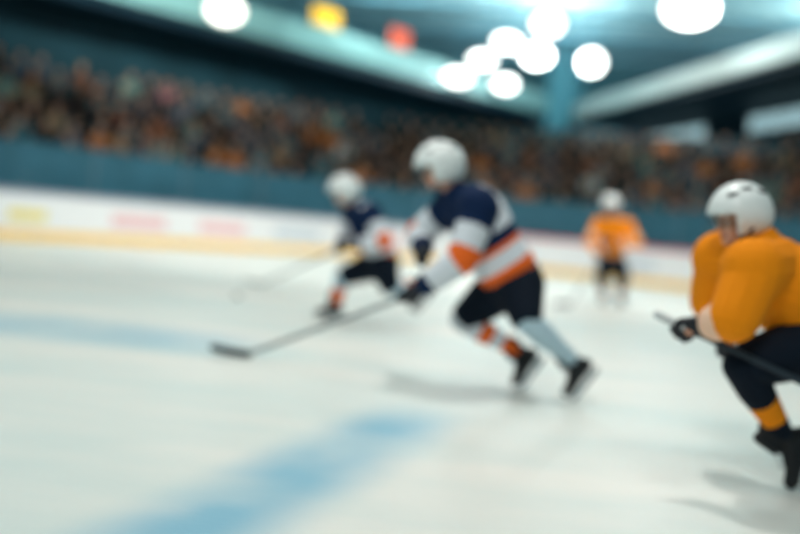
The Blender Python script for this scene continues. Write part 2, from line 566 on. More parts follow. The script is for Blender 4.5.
# benches along every row, in short lengths
BW = ['first', 'second', 'third', 'fourth', 'fifth', 'sixth', 'seventh', 'eighth', 'ninth', 'tenth', 'eleventh', 'twelfth', 'thirteenth', 'fourteenth', 'fifteenth']
for i in range(NR):
    zf = Z0 + RISE * i
    dm = D0 + RUN * i + 0.62
    ns = 13
    s0, s1 = -13.5, ARC + 4
    for k in range(ns):
        a, b = s0 + (s1 - s0) * k / ns + 0.02, s0 + (s1 - s0) * (k + 1) / ns - 0.02
        t = empty('bench', bowl((a + b) / 2, dm, zf)[0])
        tag(t, 'dark bench, %s row up from the stand front wall, %s along that row' % (ORD[i], BW[k]), 'bench', 'spectator benches')
        bm = bmesh.new()
        sweep(bm, [(dm - 0.17, zf + 0.385), (dm + 0.17, zf + 0.385), (dm + 0.17, zf + 0.425), (dm - 0.17, zf + 0.425)], a, b)
        from_bm('seat_plank', bm, BENCHM, t)
        for q in (0.15, 0.85):
            bm = bmesh.new()
            p, nn = bowl(a + (b - a) * q, dm, zf + 0.1925)
            obox(bm, p, nn, nn.cross(UZ), UZ, 0.13, 0.03, 0.192)
            from_bm('support', bm, DARKB, t)

# ------------------------------------------------------------------ spectators
def spectator_mesh(kind):
    """seated figure at the origin facing -Y, feet at z = 0; materials: skin, jacket, trousers, hair"""
    bm = bmesh.new()
    lean = {'upright': 0.0, 'leaning': -0.14, 'arms_up': -0.02, 'clapping': -0.05, 'cap': -0.03}[kind]
    pel = V((0, 0.02, 0.52)); ch = V((0, 0.04 + lean * 0.7, 0.86)); nk = V((0, 0.03 + lean, 1.03)); hd = V((0, 0.0 + lean * 1.15, 1.19))
    capsule(bm, pel, ch, 0.155, 0.185, 12, 0.78, V((0, 1, 0)))
    capsule(bm, ch, nk, 0.17, 0.07, 12, 0.8, V((0, 1, 0)))
    capsule(bm, nk, hd, 0.055, 0.06)
    ellipsoid(bm, hd + V((0, 0, 0.015)), (0.084, 0.102, 0.120))
    ellipsoid(bm, hd + V((0, -0.095, -0.015)), (0.014, 0.02, 0.022), seg=8, rings=6)
    for s in (-1, 1):
        ellipsoid(bm, hd + V((0.078 * s, 0.01, 0)), (0.012, 0.02, 0.03), seg=8, rings=6)
        sh = ch + V((0.20 * s, 0, 0.08))
        if kind == 'arms_up':
            el = sh + V((0.14 * s, -0.08, 0.22)); ha = el + V((-0.02 * s, -0.06, 0.25))
        elif kind == 'clapping':
            el = sh + V((0.06 * s, -0.10, -0.26)); ha = V((0.03 * s, el.y - 0.2, el.z + 0.18))
        else:
            el = sh + V((0.06 * s, -0.04, -0.28)); ha = V((0.12 * s, -0.30, 0.60))
        capsule(bm, sh, el, 0.07, 0.055)
        capsule(bm, el, ha, 0.055, 0.038)
        ellipsoid(bm, ha + (ha - el).normalized() * 0.05, (0.035, 0.045, 0.05), seg=8, rings=6)
        hip = pel + V((0.10 * s, 0, -0.01)); kn = V((0.13 * s, -0.42, 0.50)); an = V((0.13 * s, -0.40, 0.09))
        capsule(bm, hip, kn, 0.095, 0.068)
        capsule(bm, kn, an, 0.066, 0.045)
        capsule(bm, an + V((0, 0.03, -0.045)), an + V((0, -0.17, -0.05)), 0.042, 0.036)
    if kind == 'cap':
        ellipsoid(bm, hd + V((0, 0.0, 0.06)), (0.088, 0.104, 0.085))
        ellipsoid(bm, hd + V((0, -0.13, 0.06)), (0.06, 0.07, 0.012))
    else:
        ellipsoid(bm, hd + V((0, 0.022, 0.035)), (0.092, 0.106, 0.114))
    hz, hy = hd.z, hd.y
    chn, nkn = np.array(ch), np.array(nk)
    def mf(c):
        out = np.full(len(c), 1)
        z, y, x = c[:, 2], c[:, 1], c[:, 0]
        out[(z < 0.585) & (y < -0.0)] = 2
        out[z < 0.55] = 2
        near = (np.abs(x) < 0.11) & (z > nk.z - 0.01) & (np.abs(y - hy) < 0.22)
        out[near] = 0
        hair = near & (((z > hz + 0.065) if kind != 'cap' else (z > hz + 0.035)) | ((y > hy + 0.03) & (z > hz - 0.06)))
        out[hair] = 3
        for s in (-1, 1):
            if kind == 'arms_up':
                hp = ch + V((0.32 * s, -0.18, 0.60))
            elif kind == 'clapping':
                hp = V((0.0, ch.y - 0.36, ch.z + 0.05))
            else:
                hp = V((0.12 * s, -0.33, 0.59))
            out[np.linalg.norm(c - np.array(hp), axis=1) < 0.085] = 0
        out[(z < 0.09)] = 3
        return out
    ob = solid('spectator', bm, 0.022, (SKIN, NAVY, PANTS, HAIR), None, mf, smooth=3)
    me = ob.data
    bpy.data.objects.remove(ob)
    return me

KINDS_S = ['upright', 'leaning', 'arms_up', 'clapping', 'cap']
SMESH = {k: spectator_mesh(k) for k in KINDS_S}
JACK = {
    'dark brown': (52, 38, 32), 'charcoal': (40, 44, 48), 'slate blue': (70, 90, 106), 'black': (22, 24, 28), 'rust': (128, 66, 40),
    'teal': (60, 108, 118), 'orange': (212, 120, 44), 'grey': (110, 118, 122), 'pale green': (130, 164, 152), 'tan': (140, 118, 92), 'white': (206, 208, 204), 'pink': (196, 108, 126)}
JW = [20, 16, 12, 14, 6, 9, 2, 7, 2, 4, 1, 0]
JM = {k: mat('jacket_' + k.replace(' ', '_'), v, 0.9, noise=0.2, scale=25) for k, v in JACK.items()}
HAIRM = {'dark': HAIR, 'fair': mat('fair_hair', (150, 116, 72), 0.7, noise=0.2, scale=60), 'grey': mat('grey_hair', (130, 130, 128), 0.7, noise=0.2, scale=60)}
CAPM = {'orange': mat('orange_cap', (216, 112, 36), 0.8), 'black': mat('black_cap', (24, 26, 30), 0.8), 'white': mat('white_cap', (210, 212, 210), 0.8)}
TROUS = [mat('dark_jeans', (34, 44, 62), 0.9), mat('black_trousers', (22, 22, 24), 0.9), mat('brown_trousers', (66, 52, 42), 0.9)]
POSE = {'upright': 'sitting upright', 'leaning': 'leaning forward', 'arms_up': 'with raised arms', 'clapping': 'clapping', 'cap': ''}
FORCE = [((180, 60), 'pink'), ((245, 77), 'orange'), ((240, 165), 'orange'), ((310, 140), 'orange'), ((338, 150), 'white'), ((345, 106), 'pale green'),
         ((663, 150), 'orange'), ((705, 168), 'orange'), ((480, 160), 'orange'), ((660, 190), 'orange'), ((50, 118), 'tan'), ((130, 62), 'pale green'), ((230, 166), 'orange'), ((325, 145), 'orange')]
def project(p):
    v = p - CAMP
    z = v.dot(_f)
    return 400 + FPX * v.dot(CR) / z, 267 - FPX * v.dot(CU) / z
rnd = random.Random(21)
cands = []
for i in range(NR):
    zf = Z0 + RISE * i
    dm = D0 + RUN * i + 0.62
    ratio_arc = (RAD + dm) / RAD
    s = -13.0
    while s < ARC + 5:
        stp = 0.70 / (ratio_arc if 0 < s < ARC else 1.0)
        s += stp * rnd.uniform(0.92, 1.12)
        p, nn = bowl(s, dm, zf)
        px, py = project(p + UZ * 0.9)
        if px < -25 or px > 825:
            continue
        if rnd.random() < 0.10:
            continue
        cands.append((s, i, p, nn, px, py))
forced = {}
for (fx, fy), colr in FORCE:
    j = min(range(len(cands)), key=lambda q: (cands[q][4] - fx) ** 2 + (cands[q][5] - fy) ** 2 + (1e9 if q in forced else 0))
    forced[j] = colr
print('spectator places', len(cands))
if len(cands) > 298:
    keep = sorted(rnd.sample([q for q in range(len(cands)) if q not in forced], 298 - len(forced)) + list(forced))
else:
    keep = list(range(len(cands)))
for q in keep:
    s, i, p, nn, px, py = cands[q]
    k = rnd.choices(KINDS_S, [34, 24, 8, 12, 22])[0]
    jc = forced.get(q) or rnd.choices(list(JACK), JW)[0]
    o = bpy.data.objects.new('spectator', SMESH[k])
    COL.objects.link(o)
    o.location = p
    o.rotation_euler = (0, 0, math.atan2(nn.y, nn.x) - math.pi / 2 + rnd.uniform(-0.2, 0.2))
    sc = rnd.uniform(0.97, 1.05)
    o.scale = (sc, sc, 1.0)
    if k == 'cap':
        hn = rnd.choice(list(CAPM)); hm = CAPM[hn]; hw = '%s cap' % hn
    else:
        hn = rnd.choices(list(HAIRM), [6, 3, 2])[0]; hm = HAIRM[hn]; hw = '%s hair' % hn
    for slot, mm in ((1, JM[jc]), (2, rnd.choice(TROUS)), (3, hm)):
        o.material_slots[slot].link = 'OBJECT'
        o.material_slots[slot].material = mm
    sect = 'beside straight boards' if s < 0 else ('at curve start' if s < ARC * 0.3 else ('at mid curve' if s < ARC * 0.6 else 'at curve end'))
    lb = '%s in %s jacket, %s%s row %s' % (hw, jc, (POSE[k] + ', ') if POSE[k] else '', ORD[i], sect)
    tag(o, 'spectator with ' + lb, 'person', 'spectators in the stand')

# ------------------------------------------------------------------ lamps, signs, lit windows
def M_lamp(x, y, d, c):
    return Matrix.Translation(c) @ Matrix((x, y, d)).transposed().to_4x4()

def floodlight(px, py, Y, w_, h_, lensm, power, label, cone=2.0):
    c = at(px, py, Y)
    w_, h_ = w_ * 0.82, h_ * 0.82
    t = empty('floodlight', c)
    tag(t, label, 'lamp', 'floodlights under the roof')
    aim = (V((0, 12, 0)) - c).normalized()
    d, x, y = frame_from(aim)
    bm = bmesh.new()
    ro = M_lamp(x, y, d, c)
    bmesh.ops.create_cone(bm, cap_ends=True, segments=32, radius1=0.36, radius2=0.5, depth=0.26, matrix=ro @ Matrix.Diagonal((w_, h_, 1, 1)))
    for k in range(-3, 4):
        obox(bm, c - d * 0.17 + x * (k * w_ / 8), x, y, d, 0.012, h_ * 0.4, 0.06)
    from_bm('housing', bm, HOUS, t)
    bm = bmesh.new()
    bmesh.ops.create_cone(bm, cap_ends=True, segments=32, radius1=0.47, radius2=0.44, depth=0.03, matrix=M_lamp(x, y, d, c + d * 0.147) @ Matrix.Diagonal((w_, h_, 1, 1)))
    from_bm('lens', bm, lensm, t)
    bm = bmesh.new()
    for s in (-1, 1):
        capsule(bm, c + x * (s * (w_ / 2 + 0.05)), c + x * (s * (w_ / 2 + 0.05)) + UZ * (h_ / 2 + 0.25), 0.025, 0.025, 8)
    capsule(bm, c - x * (w_ / 2 + 0.05) + UZ * (h_ / 2 + 0.25), c + x * (w_ / 2 + 0.05) + UZ * (h_ / 2 + 0.25), 0.025, 0.025, 8)
    from_bm('yoke', bm, HOUS, t)
    bm = bmesh.new()
    a = c + UZ * (h_ / 2 + 0.25)
    capsule(bm, a, V((a.x, a.y, ZC)), 0.03, 0.03, 8)
    from_bm('hanging_rod', bm, TRUSSM, t)
    if power:
        l = bpy.data.lights.new('lamp_light', 'POINT')
        l.energy = power
        l.color = (0.90, 0.98, 1.0)
        l.shadow_soft_size = 0.35
        o = bpy.data.objects.new('lamp_light', l)
        COL.objects.link(o)
        o.parent = t
        o.location = d * 0.55
floodlight(225, 10, 32.0, 1.7, 1.2, LENSW, 60, 'large warm floodlight hanging before the side gallery, far from the other lamps')
floodlight(458, 77, 44, 1.7, 0.9, LENS, 60, 'floodlight lowest of the bright cluster, nearest the side gallery fascia')
floodlight(482, 60, 43, 1.5, 0.9, LENS, 60, 'floodlight second along the slanting line of the bright cluster')
floodlight(505, 84, 46, 1.5, 0.9, LENS, 60, 'floodlight hanging alone just below the slanting line of the cluster')
floodlight(507, 42, 42, 1.6, 0.9, LENS, 60, 'floodlight third along the slanting line of the bright cluster')
floodlight(537, 55, 43, 1.7, 1.2, LENS, 60, 'large floodlight lower one of the upright pair in the cluster')
floodlight(548, 24, 40, 1.7, 1.2, LENS, 60, 'large floodlight upper one of the upright pair in the cluster')
floodlight(592, 62, 42, 1.4, 1.3, LENS, 60, 'floodlight between the cluster and the pale end gallery fascia')
floodlight(690, 8, 33, 2.4, 1.6, LENS, 300, 'biggest brightest floodlight high above the pale end gallery fascia')

def lit_sign(px, py, w_, h_, m, label):
    # stands on the top edge of the side gallery fascia
    d = _f + CR * ((px - 400) / FPX) + CU * ((267 - py) / FPX)
    t_ = (K - CAMP).dot(LN) / d.dot(LN)
    c = CAMP + d * t_ + LN * 0.1
    c.z = 9.1 + 0.05 + h_ / 2 + 0.05
    t = empty('lit_sign', V((c.x, c.y, 9.1)))
    tag(t, label, 'sign')
    bm = bmesh.new()
    obox(bm, c + LN * 0.06, LDIR, LN, UZ, w_ / 2 + 0.05, 0.06, h_ / 2 + 0.05, 0.02)
    from_bm('case', bm, HOUS, t)
    bm = bmesh.new()
    obox(bm, c - LN * 0.015, LDIR, LN, UZ, w_ / 2, 0.014, h_ / 2, 0.008)
    from_bm('face', bm, m, t)
    for s in (-1, 1):
        bm = bmesh.new()
        obox(bm, V((c.x, c.y, 9.125)) + LDIR * (s * w_ * 0.35) + LN * 0.06, LDIR, LN, UZ, 0.04, 0.04, 0.03)
        from_bm('foot', bm, HOUS, t)
lit_sign(327, 25, 1.5, 0.75, SIGNY, 'glowing amber sign standing on the side gallery fascia')
lit_sign(401, 41, 1.2, 0.85, SIGNR, 'glowing red sign standing on the side gallery fascia')

for n_, (p0, p1, lb) in enumerate(((735, 812, 'nearer'), (622, 692, 'farther'))):
    ends = []
    for px in (p0, p1):
        d = _f + CR * ((px - 400) / FPX)
        d = V((d.x, d.y, 0))
        t_ = (K.dot(WN) + 4.6) / d.dot(WN)
        ends.append(d * t_)
    a, b = ends
    c = (a + b) / 2 - WN * 0.06
    hl = (b - a).length / 2
    t = empty('window_%d' % (n_ + 1), V((c.x, c.y, 6.5)))
    tag(t, 'lit suite window under the end gallery, the %s of two' % lb, kind='structure')
    bm = bmesh.new()
    for zz in (6.62, 7.38):
        obox(bm, V((c.x, c.y, zz)), WDIR, WN, UZ, hl + 0.06, 0.055, 0.03)
    for k in range(0, 5):
        q = a + (b - a) * (k / 4) - WN * 0.06
        obox(bm, V((q.x, q.y, 7.0)), WDIR, WN, UZ, 0.03, 0.055, 0.349)
    from_bm('frame', bm, WINF, t)
    bm = bmesh.new()
    obox(bm, V((c.x, c.y, 7.0)), WDIR, WN, UZ, hl, 0.02, 0.349)
    from_bm('glazing', bm, WINL, t)

# ------------------------------------------------------------------ skaters
def helmet(t, c, face, up, sc=1.0, col=HELM):
    """shell open at the face, with ear guards, vents, brim and visor; face = facing direction"""
    f = V(face).normalized()
    side = f.cross(V(up)).normalized()
    u = side.cross(f).normalized()
    M = Matrix((side, f, u)).transposed()
    bm = bmesh.new()
    bmesh.ops.create_uvsphere(bm, u_segments=36, v_segments=24, radius=1.0)
    for v in list(bm.verts):
        x, y, z = v.co
    kill = [fc for fc in bm.faces if (lambda q: (q.z < -0.30 and not (abs(q.x) > 0.62 and q.z > -0.66 and q.y < 0.45)) and not (q.y < -0.25 and q.z > -0.62) or (q.y > 0.45 and q.z < -0.02))(fc.calc_center_median())]
    bmesh.ops.delete(bm, geom=kill, context='FACES')
    R = (0.128 * sc, 0.158 * sc, 0.15 * sc)
    for v in bm.verts:
        x, y, z = v.co
        ridge = 0.0
        if z > 0.15:
            ridge = 0.035 * max(0, math.cos(x * 7.0)) * min(1, (z - 0.15) * 3)
        k = 1 + ridge
        if z < 0:
            z *= 0.95
        v.co = M @ V((x * R[0] * k, y * R[1] * k, z * R[2] * k)) + V(c)
    geo = bmesh.ops.solidify(bm, geom=bm.faces[:], thickness=0.012)
    h = from_bm('helmet', bm, col, t, True)
    # vents: dark slots
    for s in (-1, 1):
        for k in range(3):
            bm = bmesh.new()
            ang = math.radians(58 - k * 24)
            p = V((s * R[0] * 0.62 * 1.0, R[1] * (0.5 - 0.45 * k), 0))
            x, y = p.x / R[0], p.y / R[1]
            z = math.sqrt(max(0.05, 1 - x * x - y * y))
            p = V((p.x, p.y, z * R[2])) * 1.012
            n = V((x / R[0], y / R[1], z / R[2])).normalized()
            d, a, b = frame_from(M @ n, M @ V((0, 1, 0)))
            obox(bm, M @ p + V(c), a, b, d, 0.008, 0.024, 0.003, 0.002)
            from_bm('vent', bm, HELMP, h)
    # visor: curved clear shield
    bm = bmesh.new()
    rows = []
    for zi, (zz, rr) in enumerate(((0.02, 1.05), (-0.22, 1.10), (-0.46, 1.10))):
        row = []
        for k in range(13):
            a = math.radians(-58 + 116 * k / 12)
            row.append(bm.verts.new(M @ V((math.sin(a) * R[0] * rr, math.cos(a) * R[1] * rr, zz * R[2])) + V(c)))
        rows.append(row)
    for i in range(2):
        for k in range(12):
            bm.faces.new((rows[i][k], rows[i][k + 1], rows[i + 1][k + 1], rows[i + 1][k]))
    bmesh.ops.solidify(bm, geom=bm.faces[:], thickness=0.003)
    from_bm('visor', bm, VISOR, h, True)
    # chin strap
    bm = bmesh.new()
    pts = [V((s * 0.118 * sc, 0.0, -0.07)) if abs(s) == 1 else V((s * 0.075, 0.055, -0.145)) for s in (-1, -0.5, 0.5, 1)]
    for a, b in zip(pts[:-1], pts[1:]):
        capsule(bm, M @ a + V(c), M @ b + V(c), 0.006, 0.006, 6)
    from_bm('chin_strap', bm, HELMP, h)
    return M

def skate(t, ankle, fdir, sole, side):
    """boot with holder and blade; fdir = heel to toe, sole = direction the sole faces"""
    f = V(fdir).normalized()
    n = (V(sole) - f * V(sole).dot(f)).normalized()
    s = f.cross(n).normalized()
    A = V(ankle)
    heel = A + n * 0.075 - f * 0.045
    ball = A + n * 0.085 + f * 0.14
    toe = A + n * 0.09 + f * 0.19
    bm = bmesh.new()
    capsule(bm, A - n * 0.09 - f * 0.015, A + n * 0.01, 0.05, 0.047, 14)
    capsule(bm, A, heel, 0.044, 0.04, 14)
    capsule(bm, A + f * 0.01 + n * 0.02, ball, 0.046, 0.038, 14)
    capsule(bm, heel, toe, 0.038, 0.036, 14)
    capsule(bm, A - n * 0.12 + f * 0.045, A - n * 0.03 + f * 0.065, 0.03, 0.034, 10)
    b = solid('skate', bm, 0.008, (BOOT,), t, None, 3)
    bm = bmesh.new()
    for k in range(5):
        p = A + f * (0.055 + 0.018 * k) + n * (-0.03 + 0.018 * k) - n * 0.012 + f * 0.012
        capsule(bm, p - s * 0.024, p + s * 0.024, 0.005, 0.005, 6)
    from_bm('lace', bm, LACE, b)
    base = A + n * 0.128
    bm = bmesh.new()
    obox(bm, base + f * 0.0, f, s, n, 0.035, 0.017, 0.02, 0.005)
    obox(bm, base + f * 0.135, f, s, n, 0.04, 0.017, 0.02, 0.005)
    obox(bm, base + f * 0.065 + n * 0.014, f, s, n, 0.12, 0.012, 0.01, 0.004)
    from_bm('holder', bm, HOLDER, b)
    bm = bmesh.new()
    prof = [(-0.075, 0.015), (-0.075, 0.03), (-0.06, 0.045), (0.19, 0.045), (0.215, 0.028), (0.215, 0.015)]
    L = [bm.verts.new(base + f * x + n * z + s * 0.002) for x, z in prof]
    R = [bm.verts.new(base + f * x + n * z - s * 0.002) for x, z in prof]
    bm.faces.new(L); bm.faces.new(R[::-1])
    for i in range(len(prof)):
        j = (i + 1) % len(prof)
        bm.faces.new((L[i], R[i], R[j], L[j]))
    from_bm('blade', bm, STEEL, b)
    return [base + f * 0.19 + n * 0.045, base + f * 0.215 + n * 0.028, base - f * 0.06 + n * 0.045]

def lowest_to_ice(ankle, fdir, sole):
    """ankle height that makes the blade touch the ice"""
    f = V(fdir).normalized()
    n = (V(sole) - f * V(sole).dot(f)).normalized()
    A = V(ankle)
    zs = [(A + n * 0.128 + f * x + n * z).z for x, z in ((-0.06, 0.045), (0.19, 0.045), (0.215, 0.028))]
    return V((A.x, A.y, A.z - min(zs)))

def glove(t, elbow, hand, axis, mats=(GLOVE, GLOVEW)):
    """padded glove with a flared cuff, four fingers curled round the stick axis and a thumb"""
    h = V(hand); e = V(elbow)
    d = (h - e).normalized()
    a = V(axis).normalized()
    a = (a - d * a.dot(d) * 0.6).normalized()
    out = d.cross(a).normalized()
    wr = h - d * 0.085
    bm = bmesh.new()
    capsule(bm, wr - d * 0.10, wr, 0.064, 0.05, 14)
    capsule(bm, wr, h - d * 0.01 + out * 0.022, 0.046, 0.05, 14)
    for i in range(4):
        o = a * ((i - 1.5) * 0.026)
        ln = (0.038, 0.045, 0.043, 0.034)[i]
        k0 = h + out * 0.034 + o + d * 0.015
        k1 = k0 + d * ln - out * 0.004
        k2 = k1 - out * 0.042 + d * 0.008
        k3 = k2 - d * 0.034 - out * 0.004
        capsule(bm, k0, k1, 0.0155, 0.0145, 8)
        capsule(bm, k1, k2, 0.0145, 0.0135, 8)
        capsule(bm, k2, k3, 0.0135, 0.012, 8)
        capsule(bm, k0 + out * 0.008, (k0 + k1) / 2 + out * 0.01, 0.013, 0.013, 8)
    th0 = wr + a * 0.04 + d * 0.02
    th1 = h + a * 0.062 - out * 0.006
    th2 = h + a * 0.05 + d * 0.03 - out * 0.03
    capsule(bm, th0, th1, 0.02, 0.018, 8)
    capsule(bm, th1, th2, 0.018, 0.014, 8)
    hb = np.array(wr - d * 0.06); dd = np.array(d)
    def mf(c):
        q = (c - hb) @ dd
        return np.where((q > -0.005) & (q < 0.03), 1, 0)
    return solid('glove', bm, 0.0055, mats, t, mf, 2)

def player(J, team, label, vox=0.011):
    """J: joints in world space"""
    base = V(((J['anL'].x + J['anR'].x) / 2, (J['anL'].y + J['anR'].y) / 2, 0))
    t = empty('hockey_player', base)
    tag(t, label, 'person')
    face = J['face'].normalized()
    up = J.get('up', V((0, 0, 1)))
    side = face.cross(up).normalized()
    hu = side.cross(face).normalized()
    M = Matrix((side, face, hu)).transposed()
    H = J['head']
    pel, che, nec = J['pel'], J['che'], J['nec']
    axis = (nec - pel).normalized()
    shv = (J['shL'] - J['shR']).normalized()
    back = axis.cross(shv).normalized()
    if back.dot(J['fwd']) > 0:
        back = -back
    # -------- body
    bm = bmesh.new()
    L = lambda x, y, z: M @ V((x, y, z)) + H
    ellipsoid(bm, L(0, -0.01, 0.03), (0.076, 0.094, 0.095), M)
    ellipsoid(bm, L(0, 0.02, -0.045), (0.058, 0.068, 0.075), M)
    ellipsoid(bm, L(0, 0.066, -0.098), (0.026, 0.02, 0.018), M, 8, 6)      # chin
    capsule(bm, L(0, 0.084, -0.002), L(0, 0.104, -0.036), 0.010, 0.016, 8)   # nose
    for s in (-1, 1):
        ellipsoid(bm, L(0.036 * s, 0.074, 0.018), (0.022, 0.012, 0.008), M, 8, 6)   # brow
        ellipsoid(bm, L(0.044 * s, 0.062, -0.035), (0.02, 0.018, 0.02), M, 8, 6)    # cheek
        ellipsoid(bm, L(0.077 * s, -0.008, -0.012), (0.012, 0.02, 0.032), M, 8, 6)  # ear
    ellipsoid(bm, L(0, 0.082, -0.066), (0.024, 0.010, 0.009), M, 8, 6)      # lips
    capsule(bm, nec, H + M @ V((0, -0.02, -0.04)), 0.062, 0.056)
    capsule(bm, pel, che, 0.13, 0.145)
    capsule(bm, che, nec, 0.14, 0.07)
    for q in 'LR':
        capsule(bm, che + (nec - che) * 0.5, J['sh' + q], 0.08, 0.07)
        capsule(bm, J['sh' + q], J['el' + q], 0.062, 0.048)
        capsule(bm, J['el' + q], J['ha' + q], 0.046, 0.030)
        capsule(bm, pel, J['hi' + q], 0.12, 0.11)
        capsule(bm, J['hi' + q], J['kn' + q], 0.095, 0.062)
        capsule(bm, J['kn' + q], J['an' + q], 0.06, 0.04)
    lip = np.array(L(0, 0.09, -0.066))
    Mn = np.array(M)
    Hn = np.array(H)
    def bodym(c):
        q = (c - lip) @ Mn
        out = np.zeros(len(c), int)
        out[(np.abs(q[:, 0]) < 0.026) & (np.abs(q[:, 2]) < 0.009) & (q[:, 1] > -0.03)] = 1
        return out
    body = solid('body', bm, 0.0085, (SKIN, LIPS), t, bodym, 2)
    for s in (-1, 1):
        bm = bmesh.new()
        ellipsoid(bm, L(0.033 * s, 0.076, 0.002), (0.013, 0.010, 0.0085), M, 12, 8)
        ellipsoid(bm, L(0.033 * s, 0.083, 0.002), (0.006, 0.005, 0.006), M, 10, 6)
        e = from_bm('eye', bm, (EYEW, EYED), body, True)
        n0 = len(e.data.polygons)
        for p in e.data.polygons:
            if p.index >= 12 * 8:
                p.material_index = 1
    bm = bmesh.new()
    ellipsoid(bm, L(0, -0.03, -0.01), (0.083, 0.083, 0.082), M)
    from_bm('hair', bm, HAIR, t, True)
    helmet(t, L(0, -0.008, 0.035), face, hu, J.get('hs', 1.0), team['helmet'])
    # -------- jersey
    bm = bmesh.new()
    r = J.get('bulk', 1.0)
    hem = pel + axis * J.get('hem', -0.02)
    # torso flattened front to back
    def tors(a, b, ra, rb, fl):
        capsule(bm, a, b, ra, rb, 20, fl, back)
    tors(hem, pel + (che - pel) * 0.5, 0.215 * r, 0.20 * r, 0.82)
    tors(pel + (che - pel) * 0.4, che, 0.20 * r, 0.215 * r, 0.80)
    tors(che, nec - axis * 0.02, 0.215 * r, 0.105 * r, 0.82)
    for q in 'LR':
        sh, el, ha = J['sh' + q], J['el' + q], J['ha' + q]
        wr = ha + (el - ha).normalized() * 0.13
        ellipsoid(bm, sh + axis * 0.01, (0.115 * r, 0.115 * r, 0.115 * r))
        capsule(bm, che + (nec - che) * 0.45, sh, 0.13 * r, 0.115 * r)
        capsule(bm, sh, el, 0.108 * r, 0.092 * r)
        capsule(bm, el, wr, 0.092 * r, 0.07 * r)
    mats = team['jersey']
    bn = np.array(back)
    def jm(c):
        tt, dt = seg_t(c, hem, nec)
        out = team['torso'](tt, (c - np.array(hem)) @ bn, (c - np.array(che)) @ np.array(shv))
        bd = dt / 0.2
        for q in 'LR':
            sh, el, ha = J['sh' + q], J['el' + q], J['ha' + q]
            wr = ha + (el - ha).normalized() * 0.13
            t1, d1 = seg_t(c, sh, el)
            t2, d2 = seg_t(c, el, wr)
            up_ = (d1 / 0.105 < bd) & (d1 <= d2)
            lo_ = (d2 / 0.09 < bd) & (d2 < d1)
            out = np.where(up_, team['upper'](t1), out)
            out = np.where(lo_, team['fore'](t2), out)
        return out
    solid('jersey', bm, vox, mats, t, jm, 4)
    # -------- pants
    bm = bmesh.new()
    pb = J.get('pb', 1.08)
    capsule(bm, pel + axis * 0.04, pel - axis * 0.07, 0.185 * pb, 0.19 * pb, 18, 0.9, back)
    for q in 'LR':
        hi, kn = J['hi' + q], J['kn' + q]
        capsule(bm, pel - axis * 0.03, hi, 0.17 * pb, 0.15 * pb)
        capsule(bm, hi, hi + (kn - hi) * 0.84, 0.155 * pb, 0.118, 16)
    pan = team['pants']
    solid('pants', bm, vox, pan, t, None, 4)
    # -------- socks with shin guards, skates, gloves
    for q in 'LR':
        kn, an = J['kn' + q], J['an' + q]
        bm = bmesh.new()
        capsule(bm, kn, kn + (an - kn) * 0.35, 0.088, 0.086, 14)
        capsule(bm, kn + (an - kn) * 0.3, an + (kn - an) * 0.10, 0.086, 0.053, 14)
        def sm(c, kn=kn, an=an, q=q):
            tt, _ = seg_t(c, kn, an)
            return team['sock' + q](tt)
        solid('sock', bm, vox, team['sockmats'], t, sm, 3)
        skate(t, an, J['ft' + q], J['so' + q], q)
        glove(t, J['el' + q], J['ha' + q], J['ax' + q], (team['glove'], GLOVEW))
    return t

def sel(*conds, default=0):
    out = None
    for cnd, v in conds:
        out = np.where(cnd, v, default if out is None else out)
    return out

# navy team: 0 navy, 1 white, 2 orange
NAVYT = dict(
    helmet=HELM, jersey=(NAVY, WHITE, ORNG), pants=(PANTS,), sockmats=(WHITE, ORNG, ICEBLUE), glove=GLOVE,
    torso=lambda t, b, s: sel((t < 0.30, 1), ((t > 0.235) & (t < 0.30), 2), (t < 0.045, 2), ((t > 0.44) & (t < 0.97) & (b > -0.03), 1)),
    upper=lambda t: sel(((t > 0.40) & (t < 0.82), 1), (t >= 0.82, 2)),
    fore=lambda t: sel((t < 0.16, 2), ((t >= 0.16), 1), (t > 0.9, 0)),
    sockL=lambda t: np.where(t > 2, 0, 2),  # trailing sock all pale blue, shade put into its colour
    sockR=lambda t: sel(((t > 0.30) & (t < 0.50), 1), ((t > 0.68), 1)))
NAVYT2 = dict(NAVYT, sockL=lambda t: sel(((t > 0.45), 1), default=2), sockR=lambda t: sel(((t > 0.4), 1), default=2))
# amber team: 0 amber, 1 white, 2 navy
AMBT = dict(
    helmet=HELM, jersey=(AMBER, PEACH, PANTS), pants=(PANTS,), sockmats=(AMBER, WHITE, PANTS), glove=GLOVE,
    torso=lambda t, b, s: sel((t < 0.16, 1), (t < 0.06, 0), ((t > 0.55) & (t < 0.85) & (b > 0.08) & (np.abs(s) < 0.13), 1)),
    upper=lambda t: sel(((t > 0.62) & (t < 0.86), 1)),
    fore=lambda t: sel(((t > 0.55) & (t < 0.8), 1)),
    sockL=lambda t: sel(((t > 0.46) & (t < 0.74), 0), default=2),
    sockR=lambda t: sel(((t > 0.46) & (t < 0.74), 0), default=2))

